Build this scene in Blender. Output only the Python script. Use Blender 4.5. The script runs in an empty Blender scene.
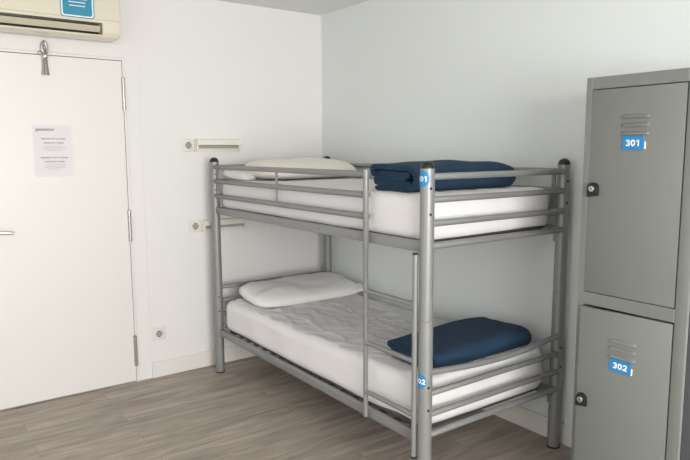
import bpy, bmesh, math, random
from mathutils import Vector, Matrix, noise
PI = math.pi
scene = bpy.context.scene
C = scene.collection

# ---------------------------------------------------------------- camera
cam_d = bpy.data.cameras.new('camera')
cam = bpy.data.objects.new('camera', cam_d)
C.objects.link(cam)
F = Vector((-0.80319792, 0.58220793, -0.12612305))
R = Vector((0.58732601, 0.80933933, -0.00424391))
U = Vector((-0.0996055, 0.07748405, 0.99200553))
m = Matrix((R, U, -F)).transposed().to_4x4()
m.translation = Vector((3.9879, -2.6816, 1.4857))
cam.matrix_world = m
cam_d.sensor_fit = 'HORIZONTAL'
cam_d.sensor_width = 36.0
cam_d.lens = 629.89 * 36.0 / 690.0
cam_d.clip_start = 0.05
scene.camera = cam

# ---------------------------------------------------------------- light and exposure
scene.view_settings.view_transform = 'Standard'
scene.view_settings.look = 'None'
scene.view_settings.gamma = 1.0
scene.view_settings.use_curve_mapping = False
scene.view_settings.exposure = 0.0
world = bpy.data.worlds.new('sky')
scene.world = world
world.use_nodes = True
bg = world.node_tree.nodes['Background']
bg.inputs[0].default_value = (0.80, 0.90, 1.0, 1)
bg.inputs[1].default_value = 1.2


def area(name, loc, target, sx, sy, power, col):
    d = bpy.data.lights.new(name, 'AREA')
    d.shape = 'RECTANGLE'
    d.size, d.size_y = sx, sy
    d.energy = power
    d.color = col
    o = bpy.data.objects.new(name, d)
    C.objects.link(o)
    o.location = loc
    o.rotation_euler = (Vector(target) - Vector(loc)).to_track_quat('-Z', 'Y').to_euler()
    return o


RX, RY, RZ = 6.3, -4.6, 2.4686          # room: x 0..RX, y RY..0, z 0..RZ
# daylight coming in through the window of the far right wall (wall_right)
area('window_and_fill_light', (RX + 0.10, -2.40, 1.45), (0, -2.10, 1.30), 2.3, 1.5, 190, (1.0, 0.978, 0.955))
# added fill light, set in a made-up window behind the camera (wall_front)
area('window_and_fill_light', (3.0, RY - 0.10, 1.5), (3.0, 0, 1.3), 1.7, 1.3, 14, (0.93, 0.98, 1.0))


# ---------------------------------------------------------------- materials
def mat(name, col, rough=0.6, metal=0.0, spec=0.5, bump=0.0, bscale=200.0, var=0.0, vscale=3.0, coat=0.0, sheen=0.0,
        stretch=(1, 1, 1), detail=3.0):
    m = bpy.data.materials.new(name)
    m.use_nodes = True
    nt = m.node_tree
    b = nt.nodes['Principled BSDF']
    b.inputs['Base Color'].default_value = (*col, 1)
    b.inputs['Roughness'].default_value = rough
    b.inputs['Metallic'].default_value = metal
    b.inputs['Specular IOR Level'].default_value = spec
    b.inputs['Coat Weight'].default_value = coat
    b.inputs['Sheen Weight'].default_value = sheen
    tc = nt.nodes.new('ShaderNodeTexCoord')
    mp = nt.nodes.new('ShaderNodeMapping')
    mp.inputs['Scale'].default_value = stretch
    nt.links.new(tc.outputs['Object'], mp.inputs['Vector'])
    if var > 0:
        n = nt.nodes.new('ShaderNodeTexNoise')
        n.inputs['Scale'].default_value = vscale
        n.inputs['Detail'].default_value = 4
        nt.links.new(mp.outputs[0], n.inputs['Vector'])
        mx = nt.nodes.new('ShaderNodeMix')
        mx.data_type = 'RGBA'
        mx.inputs['A'].default_value = (*[c * (1 - var) for c in col], 1)
        mx.inputs['B'].default_value = (*[min(1, c * (1 + var)) for c in col], 1)
        nt.links.new(n.outputs['Fac'], mx.inputs['Factor'])
        nt.links.new(mx.outputs['Result'], b.inputs['Base Color'])
    if bump > 0:
        n = nt.nodes.new('ShaderNodeTexNoise')
        n.inputs['Scale'].default_value = bscale
        n.inputs['Detail'].default_value = detail
        nt.links.new(mp.outputs[0], n.inputs['Vector'])
        bp = nt.nodes.new('ShaderNodeBump')
        bp.inputs['Strength'].default_value = bump
        bp.inputs['Distance'].default_value = 0.002
        nt.links.new(n.outputs['Fac'], bp.inputs['Height'])
        nt.links.new(bp.outputs[0], b.inputs['Normal'])
    return m


M = {}
M['wall'] = mat('white_wall_paint', (0.81, 0.795, 0.785), 0.75, bump=0.25, bscale=90, spec=0.3)
M['wall_back'] = mat('cool_white_wall', (0.762, 0.795, 0.783), 0.75, bump=0.25, bscale=90, spec=0.3)  # back wall slightly cooler in tone than the other walls
M['ceiling'] = mat('ceiling_paint', (0.80, 0.81, 0.80), 0.9, spec=0.2, bump=0.15, bscale=60)
M['trim'] = mat('white_trim_paint', (0.79, 0.77, 0.735), 0.45, bump=0.05, bscale=60)
M['door'] = mat('white_door_laminate', (0.80, 0.77, 0.75), 0.4, bump=0.04, bscale=30)
M['gap'] = mat('dark_gap', (0.12, 0.11, 0.10), 0.9)
M['steel'] = mat('silver_painted_steel', (0.265, 0.27, 0.265), 0.40, metal=0.3, bump=0.12, bscale=350, var=0.05, vscale=9)
M['steel_dark'] = mat('grey_painted_frame', (0.27, 0.275, 0.27), 0.45, metal=0.2, bump=0.1, bscale=300)
M['slat'] = mat('shaded_grey_slat', (0.13, 0.13, 0.13), 0.55)  # grey darkened to carry the shade under the mattresses
M['black'] = mat('black_plastic', (0.012, 0.013, 0.014), 0.35)
M['chrome'] = mat('chrome', (0.62, 0.61, 0.60), 0.16, metal=1.0)
M['hinge'] = mat('satin_hinge_steel', (0.50, 0.49, 0.475), 0.27, metal=0.85)
M['locker'] = mat('grey_locker_enamel', (0.187, 0.197, 0.186), 0.42, spec=0.5, bump=0.10, bscale=45, var=0.03, vscale=6)
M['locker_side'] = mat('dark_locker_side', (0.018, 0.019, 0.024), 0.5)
M['sheet'] = mat('white_bed_sheet', (0.80, 0.785, 0.79), 0.85, spec=0.2, bump=0.35, bscale=14, stretch=(0.6, 2.2, 2.0), detail=5, sheen=0.1)
M['sheet'].node_tree.nodes['Bump'].inputs['Distance'].default_value = 0.012
M['pillow'] = mat('white_pillowcase', (0.82, 0.80, 0.775), 0.85, spec=0.2, bump=0.3, bscale=16, detail=5, sheen=0.1)
M['pillow'].node_tree.nodes['Bump'].inputs['Distance'].default_value = 0.01
M['cream_pillow'] = mat('cream_pillowcase', (0.84, 0.80, 0.72), 0.85, spec=0.2, bump=0.3, bscale=16, detail=5, sheen=0.1)
M['cream_pillow'].node_tree.nodes['Bump'].inputs['Distance'].default_value = 0.01
M['mattress'] = mat('mattress_ticking', (0.10, 0.10, 0.11), 0.9)
M['blanket'] = mat('navy_fleece', (0.021, 0.047, 0.086), 0.95, spec=0.15, bump=0.6, bscale=260, var=0.15, vscale=60, sheen=0.03)
M['blue'] = mat('sticker_blue', (0.018, 0.225, 0.50), 0.4)
M['white'] = mat('print_white', (0.88, 0.88, 0.88), 0.5)
M['acblue'] = mat('leaflet_blue', (0.03, 0.27, 0.42), 0.3, coat=0.3)
M['ac'] = mat('cream_plastic', (0.74, 0.695, 0.565), 0.22, spec=0.5, bump=0.02, bscale=20, coat=0.3)
M['ac2'] = mat('cream_louver', (0.60, 0.55, 0.43), 0.35)
M['paper'] = mat('paper', (0.76, 0.74, 0.765), 0.7)
M['ink'] = mat('ink_grey', (0.22, 0.21, 0.23), 0.8)
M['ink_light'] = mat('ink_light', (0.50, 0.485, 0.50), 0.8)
M['socket'] = mat('socket_plastic', (0.76, 0.74, 0.69), 0.35)
M['socket_dark'] = mat('socket_hole', (0.06, 0.055, 0.05), 0.6)
M['socket_well'] = mat('socket_well', (0.40, 0.38, 0.35), 0.4)
M['lamp_housing'] = mat('lamp_housing', (0.80, 0.775, 0.72), 0.4)
M['lamp_lens'] = mat('lamp_diffuser', (0.40, 0.38, 0.34), 0.3)


def floor_mat():
    m = bpy.data.materials.new('grey_oak_laminate')
    m.use_nodes = True
    nt = m.node_tree
    N = nt.nodes
    L = nt.links
    b = N['Principled BSDF']
    tc = N.new('ShaderNodeTexCoord')
    mp = N.new('ShaderNodeMapping')
    mp.inputs['Rotation'].default_value = (0, 0, PI / 2)
    mp.inputs['Location'].default_value = (0.12, 0.02, 0)
    L.new(tc.outputs['Object'], mp.inputs['Vector'])
    br = N.new('ShaderNodeTexBrick')
    br.offset = 0.37
    br.inputs['Scale'].default_value = 1.0
    br.inputs['Brick Width'].default_value = 1.28
    br.inputs['Row Height'].default_value = 0.17
    br.inputs['Mortar Size'].default_value = 0.0012
    br.inputs['Mortar Smooth'].default_value = 0.3
    br.inputs['Color1'].default_value = (0.0, 0.0, 0.0, 1)
    br.inputs['Color2'].default_value = (1, 1, 1, 1)
    br.inputs['Mortar'].default_value = (0.5, 0.5, 0.5, 1)
    L.new(mp.outputs[0], br.inputs['Vector'])
    mp2 = N.new('ShaderNodeMapping')
    mp2.inputs['Scale'].default_value = (13.0, 1.5, 1)
    L.new(tc.outputs['Object'], mp2.inputs['Vector'])
    # shift the grain per plank
    add = N.new('ShaderNodeVectorMath')
    add.operation = 'MULTIPLY_ADD'
    add.inputs[1].default_value = (7, 13, 5)
    L.new(br.outputs['Color'], add.inputs[0])
    L.new(mp2.outputs[0], add.inputs[2])
    n1 = N.new('ShaderNodeTexNoise')
    n1.inputs['Scale'].default_value = 1.6
    n1.inputs['Detail'].default_value = 8
    n1.inputs['Roughness'].default_value = 0.62
    n1.inputs['Distortion'].default_value = 0.6
    L.new(add.outputs[0], n1.inputs['Vector'])
    r1 = N.new('ShaderNodeValToRGB')
    e = r1.color_ramp.elements
    e[0].position = 0.30
    e[0].color = (0.265, 0.225, 0.186, 1)
    e[1].position = 0.72
    e[1].color = (0.53, 0.472, 0.405, 1)
    k = r1.color_ramp.elements.new(0.5)
    k.color = (0.382, 0.331, 0.278, 1)
    L.new(n1.outputs['Fac'], r1.inputs['Fac'])
    mx = N.new('ShaderNodeMix')
    mx.data_type = 'RGBA'
    mx.blend_type = 'MULTIPLY'
    mx.inputs['Factor'].default_value = 1.0
    rr = N.new('ShaderNodeValToRGB')
    rr.color_ramp.elements[0].color = (0.92, 0.92, 0.92, 1)
    rr.color_ramp.elements[1].color = (1.07, 1.065, 1.06, 1)
    L.new(br.outputs['Color'], rr.inputs['Fac'])
    L.new(r1.outputs['Color'], mx.inputs['A'])
    L.new(rr.outputs['Color'], mx.inputs['B'])
    mx2 = N.new('ShaderNodeMix')
    mx2.data_type = 'RGBA'
    mx2.inputs['B'].default_value = (0.11, 0.09, 0.075, 1)
    L.new(mx.outputs['Result'], mx2.inputs['A'])
    mul = N.new('ShaderNodeMath')
    mul.operation = 'MULTIPLY'
    mul.inputs[1].default_value = 0.65
    L.new(br.outputs['Fac'], mul.inputs[0])
    L.new(mul.outputs[0], mx2.inputs['Factor'])
    L.new(mx2.outputs['Result'], b.inputs['Base Color'])
    b.inputs['Roughness'].default_value = 0.5
    b.inputs['Specular IOR Level'].default_value = 0.35
    bp = N.new('ShaderNodeBump')
    bp.inputs['Strength'].default_value = 0.2
    bp.inputs['Distance'].default_value = 0.001
    L.new(n1.outputs['Fac'], bp.inputs['Height'])
    L.new(bp.outputs[0], b.inputs['Normal'])
    return m


M['floor'] = floor_mat()


# ---------------------------------------------------------------- mesh helpers (world coordinates)
def box(bm, a, b, bev=0.0, seg=2):
    x0, y0, z0 = a
    x1, y1, z1 = b
    vs = [bm.verts.new(p) for p in ((x0, y0, z0), (x1, y0, z0), (x1, y1, z0), (x0, y1, z0),
                                    (x0, y0, z1), (x1, y0, z1), (x1, y1, z1), (x0, y1, z1))]
    fs = [bm.faces.new([vs[i] for i in f]) for f in
          ((0, 3, 2, 1), (4, 5, 6, 7), (0, 1, 5, 4), (1, 2, 6, 5), (2, 3, 7, 6), (3, 0, 4, 7))]
    if bev > 0:
        ed = list({e for f in fs for e in f.edges})
        bmesh.ops.bevel(bm, geom=ed, offset=bev, segments=seg, profile=0.5, affect='EDGES')
    return bm


def basis(d):
    d = d.normalized()
    a = Vector((0, 0, 1)) if abs(d.z) < 0.9 else Vector((1, 0, 0))
    u = d.cross(a).normalized()
    return u, d.cross(u).normalized()


def tube(bm, pts, radii, n=20, cap=True):
    """A tube along pts; radii one number or one per point. Rings share a parallel frame."""
    pts = [Vector(p) for p in pts]
    if not isinstance(radii, (list, tuple)):
        radii = [radii] * len(pts)
    rings = []
    u = v = None
    for i, p in enumerate(pts):
        d = (pts[min(i + 1, len(pts) - 1)] - pts[max(i - 1, 0)])
        if u is None:
            u, v = basis(d)
        else:
            dn = d.normalized()
            u = (u - dn * u.dot(dn)).normalized()
            v = dn.cross(u)
        rings.append([bm.verts.new(p + (u * math.cos(2 * PI * k / n) + v * math.sin(2 * PI * k / n)) * radii[i])
                      for k in range(n)])
    for a, b in zip(rings, rings[1:]):
        for k in range(n):
            bm.faces.new((a[k], a[(k + 1) % n], b[(k + 1) % n], b[k]))
    if cap:
        bm.faces.new(rings[0][::-1])
        bm.faces.new(rings[-1])
    return bm


def rail(bm, a, b, r, n=18, dome=True):
    """straight tube with rounded ends"""
    a, b = Vector(a), Vector(b)
    d = (b - a).normalized()
    if not dome:
        return tube(bm, [a, b], r, n)
    pts, rs = [], []
    for t in (0.02, 0.3, 0.6, 0.85, 1.0):
        pts.append(a - d * r * math.sqrt(max(0, 1 - t * t)) * 0.6)
        rs.append(r * t)
    for t in (1.0, 0.85, 0.6, 0.3, 0.02):
        pts.append(b + d * r * math.sqrt(max(0, 1 - t * t)) * 0.6)
        rs.append(r * t)
    return tube(bm, pts, rs, n)


def extrude_profile(bm, prof, axis, a, b):
    """closed 2D profile extruded from a to b along axis; prof in the two other axes, in order"""
    def P(q, t):
        if axis == 0:
            return (t, q[0], q[1])
        if axis == 1:
            return (q[0], t, q[1])
        return (q[0], q[1], t)
    A = [bm.verts.new(P(q, a)) for q in prof]
    B = [bm.verts.new(P(q, b)) for q in prof]
    n = len(prof)
    for i in range(n):
        bm.faces.new((A[i], A[(i + 1) % n], B[(i + 1) % n], B[i]))
    bm.faces.new(A[::-1])
    bm.faces.new(B)
    return bm


def root_loc(o):
    while o.parent:
        o = o.parent
    return Vector(o.location)


def obj(name, bm, material, parent=None, smooth=35, base=None):
    """link the bmesh (world coordinates) as ONE object, origin at its base or relative to its thing"""
    bmesh.ops.recalc_face_normals(bm, faces=bm.faces[:])
    me = bpy.data.meshes.new(name)
    if parent is None:
        if base is None:
            xs = [v.co.x for v in bm.verts]
            ys = [v.co.y for v in bm.verts]
            zs = [v.co.z for v in bm.verts]
            base = Vector(((min(xs) + max(xs)) / 2, (min(ys) + max(ys)) / 2, min(zs)))
        off = Vector(base)
    else:
        off = root_loc(parent)
    for v in bm.verts:
        v.co -= off
    bm.to_mesh(me)
    bm.free()
    if smooth:
        for p in me.polygons:
            p.use_smooth = True
        try:
            me.set_sharp_from_angle(angle=math.radians(smooth))
        except Exception:
            pass
    me.materials.append(material)
    o = bpy.data.objects.new(name, me)
    C.objects.link(o)
    if parent is None:
        o.location = off
    else:
        o.parent = parent
    return o


def thing(name, label, cat, loc, group=None):
    o = bpy.data.objects.new(name, None)
    o.empty_display_size = 0.1
    C.objects.link(o)
    o.location = loc
    o['label'] = label
    o['category'] = cat
    if group:
        o['group'] = group
    return o


def tag(o, label, cat, group=None):
    o['label'] = label
    o['category'] = cat
    if group:
        o['group'] = group
    return o


def struct(name, bm, m, parent=None, smooth=0):
    o = obj(name, bm, m, parent, smooth)
    if parent is None:
        o['kind'] = 'structure'
    return o


def text_bm(s, size, origin, xdir, ydir, bold=0.0, thick=0.0006, align='CENTER', wrap=None, stretch=1.0):
    """the letters of s as a thin solid; wrap: function (x, y, z)->world point"""
    cu = bpy.data.curves.new('lettering', 'FONT')
    cu.body = s
    cu.size = size
    cu.align_x = align
    cu.align_y = 'CENTER'
    cu.offset = bold
    cu.extrude = thick / 2
    cu.resolution_u = 3
    t = bpy.data.objects.new('lettering', cu)
    C.objects.link(t)
    dg = bpy.context.evaluated_depsgraph_get()
    me = bpy.data.meshes.new_from_object(t.evaluated_get(dg))
    bm = bmesh.new()
    bm.from_mesh(me)
    bpy.data.objects.remove(t)
    bpy.data.curves.remove(cu)
    bpy.data.meshes.remove(me)
    X, Y = Vector(xdir).normalized(), Vector(ydir).normalized()
    Z = X.cross(Y)
    O = Vector(origin)
    for v in bm.verts:
        q = v.co.copy()
        q.x *= stretch
        v.co = wrap(q) if wrap else O + X * q.x + Y * q.y + Z * (q.z + thick / 2)
    return bm


def number_bm(s, h, w, sp, lw, place):
    """heavy sans digits as flat ribbons; place(x, y) -> world point"""
    bm = bmesh.new()

    def stroke(P):
        n = len(P)
        L, R_ = [], []
        for i, p in enumerate(P):
            a, b = P[max(i - 1, 0)], P[min(i + 1, n - 1)]
            d = Vector((b[0] - a[0], b[1] - a[1])).normalized()
            L.append(bm.verts.new(place(p[0] - d.y * lw / 2, p[1] + d.x * lw / 2)))
            R_.append(bm.verts.new(place(p[0] + d.y * lw / 2, p[1] - d.x * lw / 2)))
        for i in range(n - 1):
            bm.faces.new((L[i], R_[i], R_[i + 1], L[i + 1]))

    def arc(cx, cy, rx, ry, a0, a1, n=14):
        return [(cx + rx * math.cos(math.radians(a0 + (a1 - a0) * k / n)), cy + ry * math.sin(math.radians(a0 + (a1 - a0) * k / n))) for k in range(n + 1)]
    x = -(len(s) * w + (len(s) - 1) * sp) / 2
    a, b = (w - lw) / 2, (h - lw) / 2
    for ch in s:
        c = x + w / 2
        if ch == '0':
            stroke(arc(c, 0, a, b, 0, 360, 28))
        elif ch == '1':
            stroke([(c + w * 0.08, -h / 2), (c + w * 0.08, 0), (c + w * 0.08, h / 2)])
            stroke([(c - w * 0.36, h * 0.22), (c - w * 0.1, h * 0.32), (c + w * 0.08, h * 0.44)])
        elif ch == '3':
            stroke(arc(c, b / 2, a * 0.92, b / 2, 165, -80))
            stroke(arc(c, -b / 2, a, b / 2, 80, -165))
            stroke([(c - a * 0.35, 0), (c, 0), (c + a * 0.5, 0)])
        elif ch == '2':
            stroke(arc(c, b * 0.42, a, b * 0.58, 170, -25) + [(c + a * 0.3, -b * 0.25), (c - a * 0.75, -b * 0.85)])
            stroke([(c - w / 2, -b), (c, -b), (c + w / 2, -b)])
        x += w + sp
    return bm


# ---------------------------------------------------------------- the room
T = 0.15
bm = bmesh.new(); box(bm, (-T, RY - T, -0.1), (RX + T, T, 0)); struct('floor', bm, M['floor'])
bm = bmesh.new(); box(bm, (-T, RY - T, RZ), (RX + T, T, RZ + 0.1)); struct('ceiling', bm, M['ceiling'])
bm = bmesh.new(); box(bm, (-T, RY - T, 0), (0, 0, RZ)); struct('wall_left', bm, M['wall'])
bm = bmesh.new(); box(bm, (-T, 0, 0), (RX + T, T, RZ)); struct('wall_back', bm, M['wall_back'])


def wall_with_hole(name, axis, pos, thick, lo, hi, h0, h1, z0, z1):
    bm = bmesh.new()
    for a, b, c, d in ((lo, h0, 0, RZ), (h1, hi, 0, RZ), (h0, h1, 0, z0), (h0, h1, z1, RZ)):
        if axis == 0:
            box(bm, (pos, a, c), (pos + thick, b, d))
        else:
            box(bm, (a, pos, c), (b, pos + thick, d))
    struct(name, bm, M['wall'])


wall_with_hole('wall_right', 0, RX, T, RY, 0, -3.60, -1.20, 0.65, 2.25)
wall_with_hole('wall_front', 1, RY - T, T, 0, RX, 2.1, 3.9, 0.80, 2.15)


def window(name, axis, pos, h0, h1, z0, z1):
    bm = bmesh.new()
    w = 0.05
    segs = [(h0, h0 + w, z0, z1), (h1 - w, h1, z0, z1), (h0, h1, z0, z0 + w), (h0, h1, z1 - w, z1),
            ((h0 + h1) / 2 - w / 2, (h0 + h1) / 2 + w / 2, z0, z1)]
    for a, b, c, d in segs:
        if axis == 0:
            box(bm, (pos, a, c), (pos + 0.05, b, d), 0.004)
        else:
            box(bm, (a, pos, c), (b, pos + 0.05, d), 0.004)
    struct(name, bm, M['trim'])


window('window_1', 0, RX + 0.02, -3.60, -1.20, 0.65, 2.25)
window('fill_window', 1, RY - 0.07, 2.1, 3.9, 0.80, 2.15)  # unseen window added to hold the front fill light

ZB = 0.1063
bm = bmesh.new(); box(bm, (0, -1.3665, 0), (0.013, 0, ZB), 0.002); struct('baseboard_left', bm, M['trim'])
bm = bmesh.new(); box(bm, (0.013, -0.013, 0), (RX, 0, ZB), 0.002); struct('baseboard_back', bm, M['trim'])

# door in the left wall
YD, YF, ZD = -1.4693, -1.3665, 2.0313
YL = -2.300
dr = bpy.data.objects.new('door_1', None); C.objects.link(dr)
dr.location = (0, (YD + YL) / 2, 0)
dr['kind'] = 'structure'
bm = bmesh.new()
box(bm, (0, YD, 0), (0.004, YF, ZD + 0.098), 0.0015, 1)
box(bm, (0, YL - 0.10, 0), (0.004, YL, ZD + 0.098), 0.0015, 1)
box(bm, (0, YL - 0.002, ZD), (0.004, YD + 0.002, ZD + 0.098), 0.0015, 1)
obj('door_frame', bm, M['wall'], dr, 0)
bm = bmesh.new()       # rebate strip around the leaf
box(bm, (0.0035, YD - 0.001, 0), (0.013, YD + 0.014, ZD + 0.014), 0.002, 2)
box(bm, (0.0035, YL - 0.014, 0), (0.010, YL + 0.001, ZD + 0.014), 0.002, 2)
box(bm, (0.0035, YL + 0.001, ZD - 0.001), (0.013, YD - 0.001, ZD + 0.014), 0.002, 2)
obj('door_stop', bm, M['door'], dr, 0)
bm = bmesh.new()  # thin grey strips: shadow line along the frame edge, painted as colour
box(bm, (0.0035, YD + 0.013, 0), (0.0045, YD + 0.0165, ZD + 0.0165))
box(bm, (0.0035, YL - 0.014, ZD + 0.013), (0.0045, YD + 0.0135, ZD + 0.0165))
obj('frame_shadow_line', bm, M['ink_light'], dr, 0)
bm = bmesh.new()
box(bm, (0.0003, YL, 0.002), (0.002, YD, ZD), 0)
obj('door_gap', bm, M['gap'], dr, 0)
bm = bmesh.new()
box(bm, (0.0022, YL + 0.004, 0.008), (0.012, YD - 0.004, ZD - 0.0045), 0.0015, 2)
obj('door_leaf', bm, M['door'], dr, 0)
for z0, z1 in ((1.735, 1.928), (0.921, 1.117), (0.109, 0.308)):
    bm = bmesh.new()
    n = 5
    for k in range(n):
        a = z0 + (z1 - z0) * k / n
        b = z0 + (z1 - z0) * (k + 1) / n
        tube(bm, [(0.017, YD - 0.001, a + 0.0015), (0.017, YD - 0.001, b - 0.003)], 0.0100, 14)
    tube(bm, [(0.017, YD - 0.001, z0 - 0.004), (0.017, YD - 0.001, z1 + 0.004)], 0.0055, 10)
    box(bm, (0.011, YD - 0.012, z0), (0.0135, YD - 0.002, z1))
    obj('hinge', bm, M['hinge'], dr)
# lever handle
YH = YL + 0.055
bm = bmesh.new()
tube(bm, [(0.012, YH, 1.04), (0.019, YH, 1.04), (0.021, YH, 1.04)], [0.026, 0.026, 0.022], 24)
hd = obj('handle', bm, M['chrome'], dr)
bm = bmesh.new()
tube(bm, [(0.018, YH, 1.04), (0.045, YH, 1.04), (0.053, YH + 0.006, 1.039), (0.056, YH + 0.02, 1.038), (0.055, -2.127, 1.030)],
     [0.009, 0.009, 0.010, 0.010, 0.0095], 14)
obj('lever', bm, M['chrome'], hd)
# chrome catch hanging at the top of the leaf
bm = bmesh.new()
yc = -1.905
prof = [(1.916, 0.0205), (1.93, 0.0195), (1.96, 0.0165), (1.995, 0.0150), (2.012, 0.016)]
prev = None
for z, hw in prof:
    ring = [bm.verts.new(q) for q in ((0.012, yc - hw, z), (0.022, yc - hw, z), (0.026, yc - hw * 0.4, z), (0.022, yc - hw * 0.15, z),
                                      (0.026, yc + hw * 0.4, z), (0.022, yc + hw, z), (0.012, yc + hw, z))]
    if prev:
        for k in range(7):
            bm.faces.new((prev[k], prev[(k + 1) % 7], ring[(k + 1) % 7], ring[k]))
    else:
        bm.faces.new(ring[::-1])
    prev = ring
bm.faces.new(prev)
ct = obj('door_catch', bm, mat('grey_chrome', (0.30, 0.295, 0.285), 0.3, metal=0.6), dr)
bm = bmesh.new()
pts = []
for k in range(25):
    a = 2 * PI * k / 24
    pts.append((0.030, yc + 0.013 * math.sin(a) * (1.0 + 0.15 * math.cos(a)), 2.068 - 0.030 * math.cos(a)))
tube(bm, pts, 0.0092, 10, cap=False)
bmesh.ops.remove_doubles(bm, verts=bm.verts[:], dist=0.0004)
obj('loop', bm, M['chrome'], ct)
bm = bmesh.new()
bmesh.ops.create_uvsphere(bm, u_segments=16, v_segments=10, radius=0.020,
                          matrix=Matrix.Translation((0.030, yc + 0.001, 2.02)) @ Matrix.Diagonal((0.9, 0.85, 1.25, 1)))
bmesh.ops.create_uvsphere(bm, u_segments=14, v_segments=8, radius=0.011,
                          matrix=Matrix.Translation((0.030, yc - 0.026, 2.036)))
tube(bm, [(0.026, yc - 0.026, 2.036), (0.026, yc, 2.022)], 0.006, 10)
obj('pivot', bm, M['chrome'], ct)

# printed notice on the door
nt_ = thing('notice', 'white printed paper notice stuck on the white door', 'notice', (0.0122, -1.887, 1.337))
bm = bmesh.new(); box(bm, (0.0122, -1.992, 1.339), (0.0130, -1.782, 1.636)); obj('paper_sheet', bm, M['paper'], nt_, 0)
XP = 0.0130
ydir, zdir = (0, 1, 0), (0, 0, 1)
bm = text_bm('generator', 0.025, (XP, -1.975, 1.610), ydir, zdir, bold=0.0006, align='LEFT', thick=0.0004)
obj('logo', bm, M['ink'], nt_, 0)
heads = [('BREAKFAST 7:30 TO 10:30AM', 1.556, 0.0100), ('CHECK-OUT 11:00AM', 1.533, 0.0110),
         ('BREAKFAST 7:30 TO 10:30AM', 1.448, 0.0112), ('CHECK-OUT 11:00AM', 1.425, 0.0110)]
for s, z, sz in heads:
    bm = text_bm(s, sz, (XP, -1.884, z), ydir, zdir, bold=0.00035, thick=0.0004)
    obj('heading', bm, M['ink'], nt_, 0)
for z0 in (1.515, 1.407):
    bm = bmesh.new()
    for k, w in enumerate((0.110, 0.100, 0.118, 0.075)):
        z = z0 - k * 0.0085
        x = -1.884 - w / 2
        rnd = random.Random(int(z * 1000))
        while x < -1.884 + w / 2:
            l = rnd.uniform(0.006, 0.016)
            box(bm, (XP, x, z - 0.0014), (XP + 0.0003, x + l, z + 0.0014))
            x += l + 0.002
    obj('small_print', bm, M['ink_light'], nt_, 0)

# ---------------------------------------------------------------- air conditioner
ac = thing('air_conditioner', 'cream wall air conditioner above the white door', 'air conditioner', (0, -1.95, 2.127))
Y0, Y1 = -2.42, -1.522
bm = bmesh.new()   # upper housing and front panel
prof = [(0.0, 2.150), (0.0, 2.408), (0.10, 2.408), (0.165, 2.398), (0.192, 2.372), (0.200, 2.33), (0.2015, 2.224), (0.199, 2.2205), (0.10, 2.2205)]
extrude_profile(bm, prof, 1, Y0, Y1)
bmesh.ops.bevel(bm, geom=[e for e in bm.edges if abs(e.verts[0].co.y - e.verts[1].co.y) < 1e-6 and e.verts[0].co.x > 0.01],
                offset=0.006, segments=3, affect='EDGES')
obj('housing', bm, M['ac'], ac)


def ac_low(y0, y1, bm):
    prof = [(0.0, 2.205), (0.0, 2.139), (0.05, 2.127), (0.15, 2.123), (0.178, 2.129), (0.191, 2.143), (0.197, 2.165), (0.198, 2.2200), (0.10, 2.2200)]
    extrude_profile(bm, prof, 1, y0, y1)


bm = bmesh.new()
ac_low(-1.625, Y1 - 0.001, bm)
bmesh.ops.bevel(bm, geom=[e for e in bm.edges if abs(e.verts[0].co.y - e.verts[1].co.y) < 1e-6 and e.verts[0].co.x > 0.06
                          and e.verts[0].co.y > -1.6], offset=0.012, segments=4, affect='EDGES')
obj('end_cheek', bm, M['ac'], ac)
bm = bmesh.new()
ac_low(Y0 + 0.001, -2.32, bm)
obj('end_cheek', bm, M['ac'], ac)
bm = bmesh.new()   # chin under the outlet
extrude_profile(bm, [(0.0, 2.17), (0.0, 2.139), (0.05, 2.127), (0.15, 2.123), (0.178, 2.128), (0.187, 2.134), (0.189, 2.140), (0.17, 2.139), (0.09, 2.145)], 1, -2.32, -1.625)
obj('chin', bm, M['ac'], ac)
bm = bmesh.new()   # top lip of outlet
extrude_profile(bm, [(0.09, 2.2200), (0.198, 2.2200), (0.198, 2.204), (0.09, 2.208)], 1, -2.32, -1.625)
obj('outlet_lip', bm, M['ac'], ac)
bm = bmesh.new(); box(bm, (0.06, -2.32, 2.145), (0.12, -1.625, 2.21)); obj('outlet_recess', bm, M['black'], ac, 0)
bm = bmesh.new()
extrude_profile(bm, [(0.154, 2.160), (0.162, 2.158), (0.180, 2.184), (0.178, 2.190), (0.166, 2.186)], 1, -2.315, -1.632)
obj('louver', bm, M['ac2'], ac)
# blue leaflet on the front panel


def rrect(bm, x, y0, y1, z0, z1, r, t):
    pts = []
    for cy, cz, a0 in ((y1 - r, z1 - r, 0), (y0 + r, z1 - r, PI / 2), (y0 + r, z0 + r, PI), (y1 - r, z0 + r, 1.5 * PI)):
        for k in range(6):
            a = a0 + k * PI / 10
            pts.append((cy + r * math.cos(a), cz + r * math.sin(a)))
    extrude_profile(bm, pts, 0, x, x + t)


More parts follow.
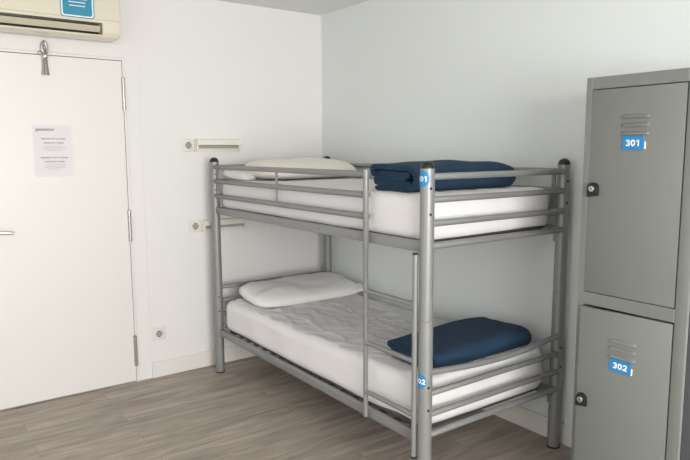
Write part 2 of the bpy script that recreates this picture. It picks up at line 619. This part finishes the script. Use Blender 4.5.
XA = 0.2022
lf = thing('leaflet', 'blue rounded leaflet with white edge stuck on the air conditioner', 'leaflet', (XA, -1.751, 2.224))
bm = bmesh.new(); rrect(bm, XA, -1.846, -1.668, 2.218, 2.372, 0.016, 0.0008); obj('leaflet_back', bm, M['acblue'], lf, 0)
bm = bmesh.new(); rrect(bm, XA + 0.0008, -1.841, -1.673, 2.223, 2.368, 0.013, 0.0003); obj('border', bm, M['white'], lf, 0)
bm = bmesh.new(); rrect(bm, XA + 0.0011, -1.834, -1.680, 2.230, 2.362, 0.010, 0.0003); obj('leaflet_face', bm, M['acblue'], lf, 0)
bm = bmesh.new()
for z, a, b in ((2.337, -1.80, -1.70), (2.318, -1.80, -1.705), (2.300, -1.803, -1.713), (2.281, -1.80, -1.716)):
    box(bm, (XA + 0.0014, a, z - 0.0022), (XA + 0.0016, b, z + 0.0022))
obj('printed_line', bm, M['white'], lf, 0)


# ---------------------------------------------------------------- sockets and bedside lights
def socket(yc, zc, x0, s, label):
    t = thing('wall_socket', label, 'socket', (x0, yc, zc - s / 2), 'wall sockets')
    bm = bmesh.new()
    box(bm, (x0, yc - s / 2, zc - s / 2), (x0 + 0.009, yc + s / 2, zc + s / 2), 0.003, 3)
    obj('cover_plate', bm, M['socket'], t)
    bm = bmesh.new()
    xr = x0 + 0.009
    # raised ring with a sunken well
    ring = []
    n = 28
    for rr_, xx in ((0.0225, xr - 0.001), (0.0225, xr + 0.0022), (0.0195, xr + 0.0022), (0.0185, xr + 0.0005)):
        ring.append([bm.verts.new((xx, yc + rr_ * math.cos(2 * PI * k / n), zc + rr_ * math.sin(2 * PI * k / n))) for k in range(n)])
    for a, b in zip(ring, ring[1:]):
        for k in range(n):
            bm.faces.new((a[k], a[(k + 1) % n], b[(k + 1) % n], b[k]))
    bm.faces.new(ring[-1])
    w = obj('socket_well', bm, M['socket_well'], t)
    for dy, dz, r in ((-0.0095, 0, 0.0035), (0.0095, 0, 0.0035)):
        bm = bmesh.new()
        tube(bm, [(xr + 0.0004, yc + dy, zc + dz), (xr + 0.0010, yc + dy, zc + dz)], r, 12)
        obj('pin_hole', bm, M['socket_dark'], w)
    for dz in (-0.0165, 0.0165):
        bm = bmesh.new()
        box(bm, (xr + 0.0004, yc - 0.0045, zc + dz - 0.0035), (xr + 0.0026, yc + 0.0045, zc + dz + 0.0035), 0.0004, 1)
        obj('earth_clip', bm, M['socket_dark'], w)
    return t


socket(-1.064, 1.5205, 0.0005, 0.082, 'white square wall socket beside the upper bedside light')
socket(-1.034, 0.983, 0.0005, 0.080, 'white square wall socket beside the lower bedside light')
t = socket(-1.311, 0.291, 0.0005, 0.084, 'white square wall socket low down beside the door frame')


def bedlight(y0, y1, z0, z1, label):
    t = thing('bedside_light', label, 'light', (0, (y0 + y1) / 2, z0), 'bedside wall lights')
    zm = z1 - (z1 - z0) * 0.50
    bm = bmesh.new()
    box(bm, (0.0005, y0, z0), (0.012, y1, z1), 0.002)
    obj('back_plate', bm, M['lamp_housing'], t)
    bm = bmesh.new()
    extrude_profile(bm, [(0.010, z1 - 0.001), (0.050, z1 - 0.004), (0.054, z1 - 0.010), (0.054, zm + 0.002), (0.050, zm), (0.010, zm + 0.004)], 1, y0 + 0.004, y1)
    obj('hood', bm, M['lamp_housing'], t)
    for a, b in ((y1 - 0.012, y1 - 0.001), (y0 + 0.004, y0 + 0.016)):
        bm = bmesh.new()
        box(bm, (0.0105, a, z0 + 0.003), (0.040, b, zm + 0.006), 0.002)
        obj('end_cap', bm, M['lamp_housing'], t)
    bm = bmesh.new()
    tube(bm, [(0.026, y0 + 0.014, zm - 0.010), (0.026, y1 - 0.010, zm - 0.010)], 0.010, 16)
    obj('lamp_tube', bm, M['lamp_lens'], t)


bedlight(-1.020, -0.700, 1.478, 1.562, 'long white bedside light on the wall above the top bunk')
bedlight(-0.991, -0.674, 0.943, 1.022, 'long white bedside light on the wall below the top bunk')

# ---------------------------------------------------------------- bunk bed
X1, X2, YFR, YBK, H = 0.163, 2.163, -0.9553, -0.0694, 1.4419
bed = thing('bunk_bed', 'silver metal bunk bed with ladder in the corner of the room', 'bunk bed', ((X1 + X2) / 2, (YFR + YBK) / 2, 0))
RP = 0.029
posts = {}
for px, py in ((X1, YFR), (X1, YBK), (X2, YFR), (X2, YBK)):
    bm = bmesh.new()
    tube(bm, [(px, py, 0.006), (px, py, 0.796), (px, py, 0.798), (px, py, 0.802), (px, py, 0.804), (px, py, H - 0.030)],
         [RP + .0008, RP + .0008, RP - .0015, RP - .0015, RP, RP], 32)
    po = obj('post', bm, M['steel'], bed)
    posts[(px, py)] = po
    bm = bmesh.new()
    z = H - 0.030
    tube(bm, [(px, py, z + h) for h in (0, 0.004, 0.012, 0.019, 0.025, 0.029, 0.030)],
         [RP + .0005, RP, RP * .93, RP * .80, RP * .58, RP * .28, 0.001], 28)
    obj('post_cap', bm, M['black'], po)
    bm = bmesh.new()
    tube(bm, [(px, py, 0), (px, py, 0.008)], RP + 0.002, 28)
    obj('foot', bm, M['black'], po)
    for z in (1.334, 1.231, 0.522, 0.425):
        bm = bmesh.new()
        ca, sa = math.cos(-0.26), math.sin(-0.26)
        tube(bm, [(px + (RP - 0.002) * ca, py + (RP - 0.002) * sa, z), (px + (RP + 0.0014) * ca, py + (RP + 0.0014) * sa, z)], 0.0058, 12)
        obj('bolt', bm, M['black'], po)

# round number stickers on the front post


def sticker(txt, zc, rad):
    px, py = X2, YFR
    rr_ = RP + 0.0012

    def wrap(q, lift=0.0):
        a = -PI / 2 + q.x / rr_          # facing -y at the centre
        r_ = rr_ + q.z + lift
        return Vector((px + r_ * math.cos(a), py + r_ * math.sin(a), zc + q.y))
    bm = bmesh.new()
    cen = bm.verts.new(wrap(Vector((0, 0, 0))))
    prev = None
    n = 40
    for i in range(1, 9):
        ring = [bm.verts.new(wrap(Vector((rad * i / 8 * math.cos(2 * PI * k / n), rad * i / 8 * math.sin(2 * PI * k / n), 0)))) for k in range(n)]
        for k in range(n):
            if prev:
                bm.faces.new((prev[k], ring[k], ring[(k + 1) % n], prev[(k + 1) % n]))
            else:
                bm.faces.new((cen, ring[k], ring[(k + 1) % n]))
        prev = ring
    s = obj('sticker', bm, M['blue'], posts[(px, py)])
    bm = number_bm(txt, 0.0210, 0.0155, 0.0018, 0.0045, lambda x, y: wrap(Vector((x, y, 0)), 0.0008))
    obj('number', bm, M['white'], s, 0)


sticker('301', 1.372, 0.033)
sticker('302', 0.548, 0.031)

RR = 0.0132
r1, r2, r3, r4 = 1.3801, 1.2886, 1.1937, 1.1024
l1, l2, l3, l4 = 0.5821, 0.4903, 0.4002, 0.3116
for xe, sgn in ((X2 + 0.014, 1), (X1 + 0.0, 0)):
    for z in (r1, r2, r3, r4, l1, l2, l3, l4):
        bm = bmesh.new()
        if z == l1 and sgn:
            pts = []
            for k in range(13):
                t = k / 12
                pts.append((xe + 0.020 * math.sin(PI * t), YFR + (YBK - 0.015 - YFR) * t, z - 0.020 * math.sin(PI * t)))
            tube(bm, pts, RR, 18)
        else:
            rail(bm, (xe, YFR, z), (xe, YBK - 0.020, z), RR)
        obj('end_rail', bm, M['steel'], bed)

# side rails of the two bed bases (rectangular tube) and their end bars
for zb in (1.0753, 0.2587):
    for yc_ in (YFR + 0.002, YBK - 0.002):
        bm = bmesh.new()
        box(bm, (X1 + 0.022, yc_ - 0.012, zb), (X2 - 0.022, yc_ + 0.012, zb + 0.044), 0.004, 3)
        obj('side_rail', bm, M['steel'], bed)
    for xe in (X1 + 0.045, X2 - 0.060):
        bm = bmesh.new()
        box(bm, (xe - 0.012, YFR + 0.013, zb + 0.004), (xe + 0.012, YBK - 0.013, zb + 0.0175), 0.004, 2)
        obj('cross_bar', bm, M['steel'], bed)
    for k in range(18):
        xx = X1 + 0.115 + k * 0.1035
        bm = bmesh.new()
        box(bm, (xx - 0.020, YFR + 0.012, zb + 0.018), (xx + 0.020, YBK - 0.012, zb + 0.026), 0.002, 1)
        obj('slat', bm, M['slat'], bed)
    bm = bmesh.new()
    box(bm, (X2 - 0.040, YBK - 0.014, zb - 0.035), (X2 - 0.024, YBK + 0.006, zb + 0.010), 0.003, 1)
    obj('bracket', bm, M['steel_dark'], bed)

# guard rails of the top bunk
XS, XS2 = 1.8055, 2.1314
for z in (r1, r2, r3):
    bm = bmesh.new()
    rail(bm, (X1 + 0.022, YFR - 0.006, z), (XS, YFR - 0.020, z), 0.0146)
    obj('guard_rail', bm, M['steel'], bed)
    bm = bmesh.new()
    rail(bm, (X1 + 0.022, YBK - 0.004, z), (X2 - 0.024, YBK - 0.004, z), 0.0146)
    obj('guard_rail', bm, M['steel'], bed)
for x, y, w in ((X1 + 0.046, YFR, 0.009), (0.990, YFR - 0.012, 0.006), (X2 - 0.052, YBK - 0.003, 0.010), (X1 + 0.046, YBK, 0.009)):
    bm = bmesh.new()
    box(bm, (x - w, y - 0.006, r3 - 0.03 if w > .008 else r3), (x + w, y + 0.006, r1 + 0.012 if w > .008 else r1), 0.002, 1)
    obj('guard_upright', bm, M['steel'], bed)

# ladder
YS = YFR - 0.031
lad = []
bm = bmesh.new()
tube(bm, [(XS, YS, 0.2727), (XS, YS, 1.050), (XS, YS, 1.053), (XS, YS, r1 + 0.018), (XS, YS, r1 + 0.022)],
     [0.0112, 0.0112, 0.0132, 0.0132, 0.010], 18)
s1 = obj('ladder_stile', bm, M['steel'], bed)
bm = bmesh.new()
tube(bm, [(XS2, YS, 0.212), (XS2, YS, 1.0695)], 0.0118, 18)
s2 = obj('ladder_stile', bm, M['steel'], bed)
bm = bmesh.new()
tube(bm, [(XS2, YS, 0.2046), (XS2, YS, 0.214)], 0.0125, 18)
obj('end_plug', bm, M['black'], s2)
bm = bmesh.new()
tube(bm, [(XS2, YS, 1.067), (XS2, YS, 1.074)], 0.0125, 18)
obj('end_plug', bm, M['black'], s2)
for z in (0.861, 0.6226, 0.3918):
    bm = bmesh.new()
    rail(bm, (XS + 0.004, YS, z), (XS2 - 0.004, YS, z), 0.0112, dome=False)
    obj('rung', bm, M['steel'], bed)


# ---------------------------------------------------------------- mattresses and sheets
def sgnpow(v, e):
    return math.copysign(abs(v) ** e, v)


def ridge(p, s):
    return 1.0 - abs(noise.noise(Vector(p) * s)) * 2.2


def cushion_box(x0, x1, y0, y1, z0, z1, nx, ny, nz, rad, disp, open_bottom=False):
    """box with rounded edges built on a fine grid, moved by disp(point, normal) -> Vector"""
    bm = bmesh.new()
    cache = {}

    def V(i, j, k):
        if (i, j, k) in cache:
            return cache[(i, j, k)]
        p = Vector((x0 + (x1 - x0) * i / nx, y0 + (y1 - y0) * j / ny, z0 + (z1 - z0) * k / nz))
        c = Vector((min(max(p.x, x0 + rad), x1 - rad), min(max(p.y, y0 + rad), y1 - rad), min(max(p.z, z0 + rad), z1 - rad)))
        d = p - c
        if d.length > 1e-9:
            n = d.normalized()
            # blend from box to rounded
            p = c + n * rad
        else:
            n = Vector((0, 0, 1))
        p = p + disp(p, n)
        cache[(i, j, k)] = bm.verts.new(p)
        return cache[(i, j, k)]
    for i in range(nx):
        for j in range(ny):
            bm.faces.new((V(i, j, nz), V(i + 1, j, nz), V(i + 1, j + 1, nz), V(i, j + 1, nz)))
            if not open_bottom:
                bm.faces.new((V(i, j, 0), V(i, j + 1, 0), V(i + 1, j + 1, 0), V(i + 1, j, 0)))
    for k in range(nz):
        for i in range(nx):
            bm.faces.new((V(i, 0, k), V(i + 1, 0, k), V(i + 1, 0, k + 1), V(i, 0, k + 1)))
            bm.faces.new((V(i, ny, k), V(i, ny, k + 1), V(i + 1, ny, k + 1), V(i + 1, ny, k)))
        for j in range(ny):
            bm.faces.new((V(0, j, k), V(0, j, k + 1), V(0, j + 1, k + 1), V(0, j + 1, k)))
            bm.faces.new((V(nx, j, k), V(nx, j + 1, k), V(nx, j + 1, k + 1), V(nx, j, k + 1)))
    return bm


MX0, MX1, MY0, MY1 = 0.202, 2.122, -0.933, -0.096
for zb, top, seed, amp, lab, lab2 in (
        (1.1035, 1.298, 3.0, 0.45, '', 'thick white sheeted mattress on the top bunk'),
        (0.287, 0.500, 11.0, 1.0, '', 'white mattress with a rumpled sheet on the bottom bunk')):
    bm = bmesh.new()
    box(bm, (MX0 + 0.016, MY0 + 0.016, zb - 0.001), (MX1 - 0.016, MY1 - 0.016, top - 0.022), 0.02, 4)
    mt = tag(obj('mattress', bm, M['mattress']), lab2, 'mattress')

    def disp(p, n, zb=zb, top=top, seed=seed, amp=amp):
        q = Vector((p.x, p.y, p.z + seed))
        d = Vector((0, 0, 0))
        side = 1 - abs(n.z)
        # folds on the top run along and across the bed
        w = ridge((q.x * 1.6 + 0.8 * noise.noise(q * 2.0), q.y * 8.0 + q.x * 1.8, seed), 1.7)
        w2 = ridge((q.x * 2.6, q.y * 5.5 - q.x * 3.0, seed + 4), 1.9)
        w3 = noise.noise(q * 3.0)
        topw = max(0.0, n.z) ** 6
        d.z += topw * amp * (0.009 * max(0, w) ** 4 + 0.007 * max(0, w2) ** 4 - 0.005 + 0.006 * w3)
        # soft vertical ripples on the sides
        s = noise.noise(Vector((q.x * 6.0 + q.z * 3, q.y * 6.0, q.z * 2.5)))
        d += Vector((n.x, n.y, 0)) * side * 0.006 * amp * s
        if seed > 5:   # the bottom mattress rides up towards the foot end
            k = min(1, max(0, (p.x - 1.2) / 0.8))
            d.z += 0.020 * k * k * (3 - 2 * k) * (p.z - zb) / (top - zb)
        low = max(0.0, 1 - (p.z - zb) / 0.05)
        d.z += low * low * (0.016 * max(0, noise.noise(Vector((q.x * 3.2, q.y * 3.2, seed))) + 0.25))
        # tucked in below
        d -= Vector((n.x, n.y, 0)) * low * 0.008
        if seed > 5:   # right front corner of the bottom sheet has slipped up
            k = math.exp(-((p.x - 1.98) / 0.13) ** 2 - ((p.y + 0.92) / 0.10) ** 2) * low
            d.z += 0.022 * k
        return d
    bm = cushion_box(MX0, MX1, MY0, MY1, zb, top, 170, 76, 14, 0.038 if seed < 5 else 0.050, disp, open_bottom=True)
    obj('fitted_sheet', bm, M['sheet'], mt, smooth=180)['label'] = 'white fitted sheet'


# ---------------------------------------------------------------- pillows
def pillow(cx, cy, cz, sx, sy, sz, m, label, seed, yaw=0.0, tilt=0.0):
    bm = bmesh.new()
    nx, ny = 44, 60
    top, bot = {}, {}
    for side, D in ((1, top), (-1, bot)):
        for i in range(nx + 1):
            for j in range(ny + 1):
                if side == -1 and (i in (0, nx) or j in (0, ny)):
                    D[i, j] = top[i, j]
                    continue
                u, v = 2 * i / nx - 1, 2 * j / ny - 1
                prof = (max(0, 1 - abs(u) ** 2.6)) ** 0.5 * (max(0, 1 - abs(v) ** 5)) ** 0.42
                pinch = 1 - 0.10 * abs(v) ** 5
                pinch2 = 1 - 0.10 * abs(u) ** 4
                x, y = u * sx / 2 * pinch, v * sy / 2 * pinch2
                q = Vector((x * 5 + seed, y * 5, side * 2.0))
                wr = noise.noise(q) * 0.010 + noise.noise(q * 3) * 0.004
                edge = abs(v) ** 3 * 0.010 * noise.noise(Vector((x * 16, y * 4, seed)))
                if side == 1:
                    z = sz * 0.62 * prof + (wr + edge) * (0.3 + prof)
                else:
                    z = -sz * 0.38 * prof
                    z = max(z, -sz * 0.33)
                X = x * math.cos(yaw) - y * math.sin(yaw)
                Y = x * math.sin(yaw) + y * math.cos(yaw)
                D[i, j] = bm.verts.new((cx + X, cy + Y, cz + z - x * tilt))
    for i in range(nx):
        for j in range(ny):
            bm.faces.new((top[i, j], top[i + 1, j], top[i + 1, j + 1], top[i, j + 1]))
            bm.faces.new([bot[i, j], bot[i, j + 1], bot[i + 1, j + 1], bot[i + 1, j]])
    return tag(obj('pillow', bm, m, smooth=180), label, 'pillow')


PU = pillow(0.455, -0.478, 1.352, 0.40, 0.735, 0.125, M['cream_pillow'], 'cream white pillow at the head of the top bunk', 2.0, 0.03, 0.05)
bm = bmesh.new()
fl = pillow(0.345, -0.868, 1.326, 0.26, 0.10, 0.06, M['pillow'], 'x', 4.0, 0.15, 0.12)
del fl['label'], fl['category']
fl.name = 'pillowcase_flap'
fl.location = fl.location - PU.location
fl.parent = PU
fl['label'] = 'crumpled white end of the pillowcase'
PL = pillow(0.425, -0.475, 0.543, 0.42, 0.80, 0.115, M['pillow'], 'white pillow at the head of the bottom bunk', 9.0, -0.03, 0.10)

f2 = pillow(0.560, -0.105, 0.535, 0.13, 0.10, 0.035, M['pillow'], 'x', 6.0, -0.5, 0.1)
del f2['label'], f2['category']
f2.name = 'pillowcase_flap'
f2.location = f2.location - PL.location
f2.parent = PL
f2['label'] = 'loose white corner of the pillowcase'

# ---------------------------------------------------------------- folded blankets
def blanket(x0, x1, y0, y1, z0, h, label, seed):
    """a folded ribbon of fleece: bottom layer, middle layer, big top fold, all solid"""
    W = x1 - x0
    t = h * 0.20
    # centre line of the ribbon in (x, z), x = 0 at the head side, W at the foot side
    path = []
    g = 0.5 * t

    def arc(cx, cz, r, a0, a1, n):
        for k in range(n + 1):
            a = a0 + (a1 - a0) * k / n
            path.append((cx + r * math.cos(a), cz + r * math.sin(a)))
    zb0 = g
    zb1 = g + t * 1.02
    # bottom layer from foot side inner end towards head side, fold up, back to the foot side
    path.append((W - 0.07, zb1 + t * 1.02))
    path.append((W * 0.5, zb1 + t * 1.02))
    # second layer's head side fold
    cz = (zb1 + t * 1.02 + zb0 + t * 0.0 + t) / 2
    arc(0.045, zb1 + t * 0.51, t * 0.51, PI / 2, 1.5 * PI, 6)
    path.append((W * 0.5, zb1))
    arc(W - 0.040, (zb1 + zb0) / 2, t * 0.51, PI / 2, -PI / 2, 6)
    path.append((W * 0.5, zb0))
    path.append((0.04, zb0))
    ribbon1 = list(path)
    # outer wrap: foot side big fold and top roll
    path = []
    path.append((0.075, h - 2.05 * t))
    path.append((0.05, h - 1.95 * t))
    rr_ = t * 0.72
    arc(0.03, h - g - rr_, rr_, 1.5 * PI, PI / 2, 10)
    path.append((W * 0.3, h - g + 0.002))
    path.append((W * 0.6, h - g))
    R2 = (h - t) / 2
    arc(W - g - R2 * 0.75, h / 2, R2, PI / 2, -PI / 2, 14)
    ribbon2 = list(path)
    ribbon2b = [(0.055, h - 1.85 * t), (W * 0.5, h - 1.75 * t), (W - 0.04, h - 1.75 * t)]

    bm = bmesh.new()
    ny = 46

    def ribbon(line, th, s2, shrink):
        # resample
        P = [Vector((a, b)) for a, b in line]
        L = [0]
        for a, b in zip(P, P[1:]):
            L.append(L[-1] + (b - a).length)
        n = max(8, int(L[-1] / 0.012))
        Q = []
        for i in range(n + 1):
            s = L[-1] * i / n
            k = 0
            while k < len(L) - 2 and L[k + 1] < s:
                k += 1
            f = (s - L[k]) / max(1e-9, L[k + 1] - L[k])
            Q.append(P[k].lerp(P[k + 1], min(1, max(0, f))))
        for _ in range(2):
            Q = [Q[0]] + [(Q[i - 1] + Q[i] * 2 + Q[i + 1]) / 4 for i in range(1, len(Q) - 1)] + [Q[-1]]
        # outline of the section, rounded ends
        left, right = [], []
        for i, q in enumerate(Q):
            d = (Q[min(i + 1, n)] - Q[max(i - 1, 0)]).normalized()
            nn = Vector((-d.y, d.x))
            e = min(i, n - i)
            f = 1.0 if e >= 1 else 0.55
            left.append(q + nn * th / 2 * f)
            right.append(q - nn * th / 2 * f)
        sec = left + right[::-1]
        cols = []
        for j in range(ny + 1):
            v = j / ny
            y = y0 + shrink + (y1 - y0 - 2 * shrink) * v
            e = abs(2 * v - 1)
            col = []
            for c in sec:
                xx, zz = c.x, c.y
                nz = noise.noise(Vector((xx * 6 + seed, y * 5, s2)))
                nx_ = noise.noise(Vector((seed, y * 6, zz * 12 + s2)))
                hh = 0.93 + 0.16 * min(v, 0.75) + 0.10 * nz * (zz / h) + 0.06 * math.sin(v * 2.6 + seed) * (zz / h) - 0.16 * (zz / h) * max(0, v - 0.80) / 0.20 * max(0, v - 0.8) / 0.2
                col.append(bm.verts.new((x0 + xx + 0.008 * nx_, y + 0.006 * noise.noise(Vector((xx * 20, zz * 30, seed))) * e,
                                         z0 + max(0.0008, zz * hh))))
            cols.append(col)
        m_ = len(sec)
        for a, b in zip(cols, cols[1:]):
            for k in range(m_):
                bm.faces.new((a[k], a[(k + 1) % m_], b[(k + 1) % m_], b[k]))
        for col in (cols[0], cols[-1]):
            nl = len(left)
            for k in range(nl - 1):
                try:
                    bm.faces.new((col[k], col[k + 1], col[m_ - 2 - k], col[m_ - 1 - k]))
                except ValueError:
                    pass
    ribbon(ribbon1, t * 0.98, 1.0, 0.004)
    ribbon(ribbon2b, t * 1.25, 2.0, 0.005)
    ribbon(ribbon2, t, 3.0, 0.0)
    return tag(obj('folded_blanket', bm, M['blanket'], smooth=60), label, 'blanket')


blanket(1.645, 1.965, -0.840, -0.185, 1.2995, 0.122, 'navy blue folded blanket on the foot of the top bunk', 1.0)
blanket(1.755, 2.095, -0.830, -0.185, 0.5210, 0.092, 'navy blue folded blanket on the foot of the bottom bunk', 5.0)

# ---------------------------------------------------------------- locker
LX0, LX1, LY, LH = 2.533, 2.962, -0.476, 1.755
lk = thing('locker', 'tall grey metal locker with two doors beside the bunk bed', 'locker', ((LX0 + LX1) / 2, -0.25, 0))
bm = bmesh.new()
wth = 0.030
t = 0.018
box(bm, (LX0, LY, 0), (LX0 + 0.025, LY + t, LH), 0.0015, 1)
box(bm, (LX1 - 0.044, LY, 0), (LX1, LY + t, LH), 0.004, 2)
box(bm, (LX0 + 0.025, LY, LH - 0.045), (LX1 - 0.044, LY + t, LH), 0.0015, 1)
box(bm, (LX0 + 0.025, LY, 0.875), (LX1 - 0.044, LY + t, 0.925), 0.0015, 1)
box(bm, (LX0 + 0.025, LY, 0), (LX1 - 0.044, LY + t, 0.07), 0.0015, 1)
obj('front_frame', bm, M['locker'], lk)
bm = bmesh.new()
box(bm, (LX0, LY + t, 0), (LX0 + 0.012, -0.015, LH))
box(bm, (LX0 + 0.012, LY + t, LH - 0.012), (LX1 - 0.012, -0.015, LH))
box(bm, (LX0 + 0.012, -0.027, 0), (LX1 - 0.012, -0.015, LH - 0.012))
box(bm, (LX0 + 0.012, LY + t, 0.06), (LX1 - 0.012, -0.027, 0.072))
box(bm, (LX0 + 0.012, LY + t, 0.88), (LX1 - 0.012, -0.027, 0.892))
obj('carcass', bm, M['locker'], lk, 0)
bm = bmesh.new()
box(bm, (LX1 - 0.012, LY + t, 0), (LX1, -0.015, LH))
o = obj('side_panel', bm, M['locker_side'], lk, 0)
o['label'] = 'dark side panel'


def locker_door(z0, z1, num, ajar, vent_z, plate_z, lock_z, plate_tilt):
    """door hinged on its right edge; ajar in radians"""
    dx0, dx1 = LX0 + 0.026, LX1 - 0.048
    piv = Vector((dx1, LY + 0.004, 0))
    rot = Matrix.Translation(piv) @ Matrix.Rotation(ajar, 4, 'Z') @ Matrix.Translation(-piv)

    def fin(bm):
        bmesh.ops.transform(bm, matrix=rot, verts=bm.verts[:])
        return bm
    bm = bmesh.new()
    box(bm, (dx0, LY - 0.001, z0), (dx1, LY + 0.017, z1), 0.002, 2)
    d = obj('door', fin(bm), M['locker'], lk)
    # pressed louvers
    ya = LY - 0.001
    for k in range(3):
        zc = vent_z - k * 0.0305
        bm = bmesh.new()
        n, m_ = 20, 6
        hw, hh, dp = 0.054, 0.013, 0.0110
        grid = []
        for i in range(n + 1):
            u = 2 * i / n - 1
            row = []
            endf = math.sqrt(max(0, 1 - abs(u) ** 7))
            for j in range(m_ + 1):
                s = j / m_
                row.append(bm.verts.new((2.7375 + u * hw, ya + 0.0008 - dp * endf * math.sin(s * PI / 2) ** 0.8, zc + hh * (1 - s) * (0.35 + 0.65 * endf))))
            grid.append(row)
        lip = []
        for i in range(n + 1):
            for j in range(m_):
                if i < n:
                    bm.faces.new((grid[i][j], grid[i + 1][j], grid[i + 1][j + 1], grid[i][j + 1]))
        base = [bm.verts.new((v[m_].co.x, ya + 0.0008, v[m_].co.z)) for v in grid]
        for i in range(n):
            bm.faces.new((grid[i][m_], grid[i + 1][m_], base[i + 1], base[i]))
        obj('vent', fin(bm), M['locker'], d)
    # number plate
    pc = Vector((2.7345, ya, plate_z))
    tl = Matrix.Translation(pc) @ Matrix.Rotation(plate_tilt, 4, 'Y') @ Matrix.Translation(-pc)
    bm = bmesh.new()
    box(bm, (pc.x - 0.043, ya - 0.003, pc.z - 0.0255), (pc.x + 0.040, ya - 0.0002, pc.z + 0.0255), 0.001, 1)
    bmesh.ops.transform(bm, matrix=tl, verts=bm.verts[:])
    pl = obj('number_plate', fin(bm), M['blue'], d)
    bm = bmesh.new()
    box(bm, (pc.x + 0.042, ya - 0.004, pc.z - 0.022), (pc.x + 0.047, ya - 0.0002, pc.z + 0.004), 0.001, 1)
    bmesh.ops.transform(bm, matrix=tl, verts=bm.verts[:])
    obj('plate_holder', fin(bm), M['white'], pl)
    bm = number_bm(num, 0.0240, 0.0175, 0.0020, 0.0054, lambda x, y: Vector((pc.x - 0.001 + x, ya - 0.0034, pc.z + y)))
    bmesh.ops.transform(bm, matrix=tl, verts=bm.verts[:])
    obj('number', fin(bm), M['white'], pl, 0)
    # lock: black arched plate with chrome barrel
    lx = 2.583
    bm = bmesh.new()
    pts = [(lx - 0.021, lock_z - 0.027), (lx + 0.022, lock_z - 0.020)]
    for k in range(13):
        a = PI * k / 12
        pts.append((lx + 0.001 + 0.021 * math.cos(a), lock_z + 0.006 + 0.021 * math.sin(a)))
    A = [bm.verts.new((x, ya - 0.013, z)) for x, z in pts]
    A2 = [bm.verts.new((lx + (x - lx) * 1.06, ya - 0.010, lock_z + (z - lock_z) * 1.06)) for x, z in pts]
    B = [bm.verts.new((lx + (x - lx) * 1.06, ya, lock_z + (z - lock_z) * 1.06)) for x, z in pts]
    for p, q in ((A, A2), (A2, B)):
        for k in range(len(pts)):
            bm.faces.new((p[k], p[(k + 1) % len(pts)], q[(k + 1) % len(pts)], q[k]))
    bm.faces.new(A)
    bm.faces.new(B[::-1])
    lo = obj('lock', fin(bm), M['black'], d)
    bm = bmesh.new()
    tube(bm, [(lx + 0.001, ya - 0.012, lock_z + 0.004), (lx + 0.001, ya - 0.019, lock_z + 0.004), (lx + 0.001, ya - 0.021, lock_z + 0.004)],
         [0.0120, 0.0120, 0.0095], 20)
    ba = obj('lock_barrel', fin(bm), M['chrome'], lo)
    bm = bmesh.new()
    box(bm, (lx - 0.0005, ya - 0.0214, lock_z - 0.001), (lx + 0.0025, ya - 0.0205, lock_z + 0.009))
    obj('keyhole', fin(bm), M['black'], ba, 0)


locker_door(0.928, LH - 0.048, '301', 0.0, 1.598, 1.5065, 1.329, 0.0)
locker_door(0.073, 0.869, '302', 0.055, 0.757, 0.666, 0.490, 0.03)
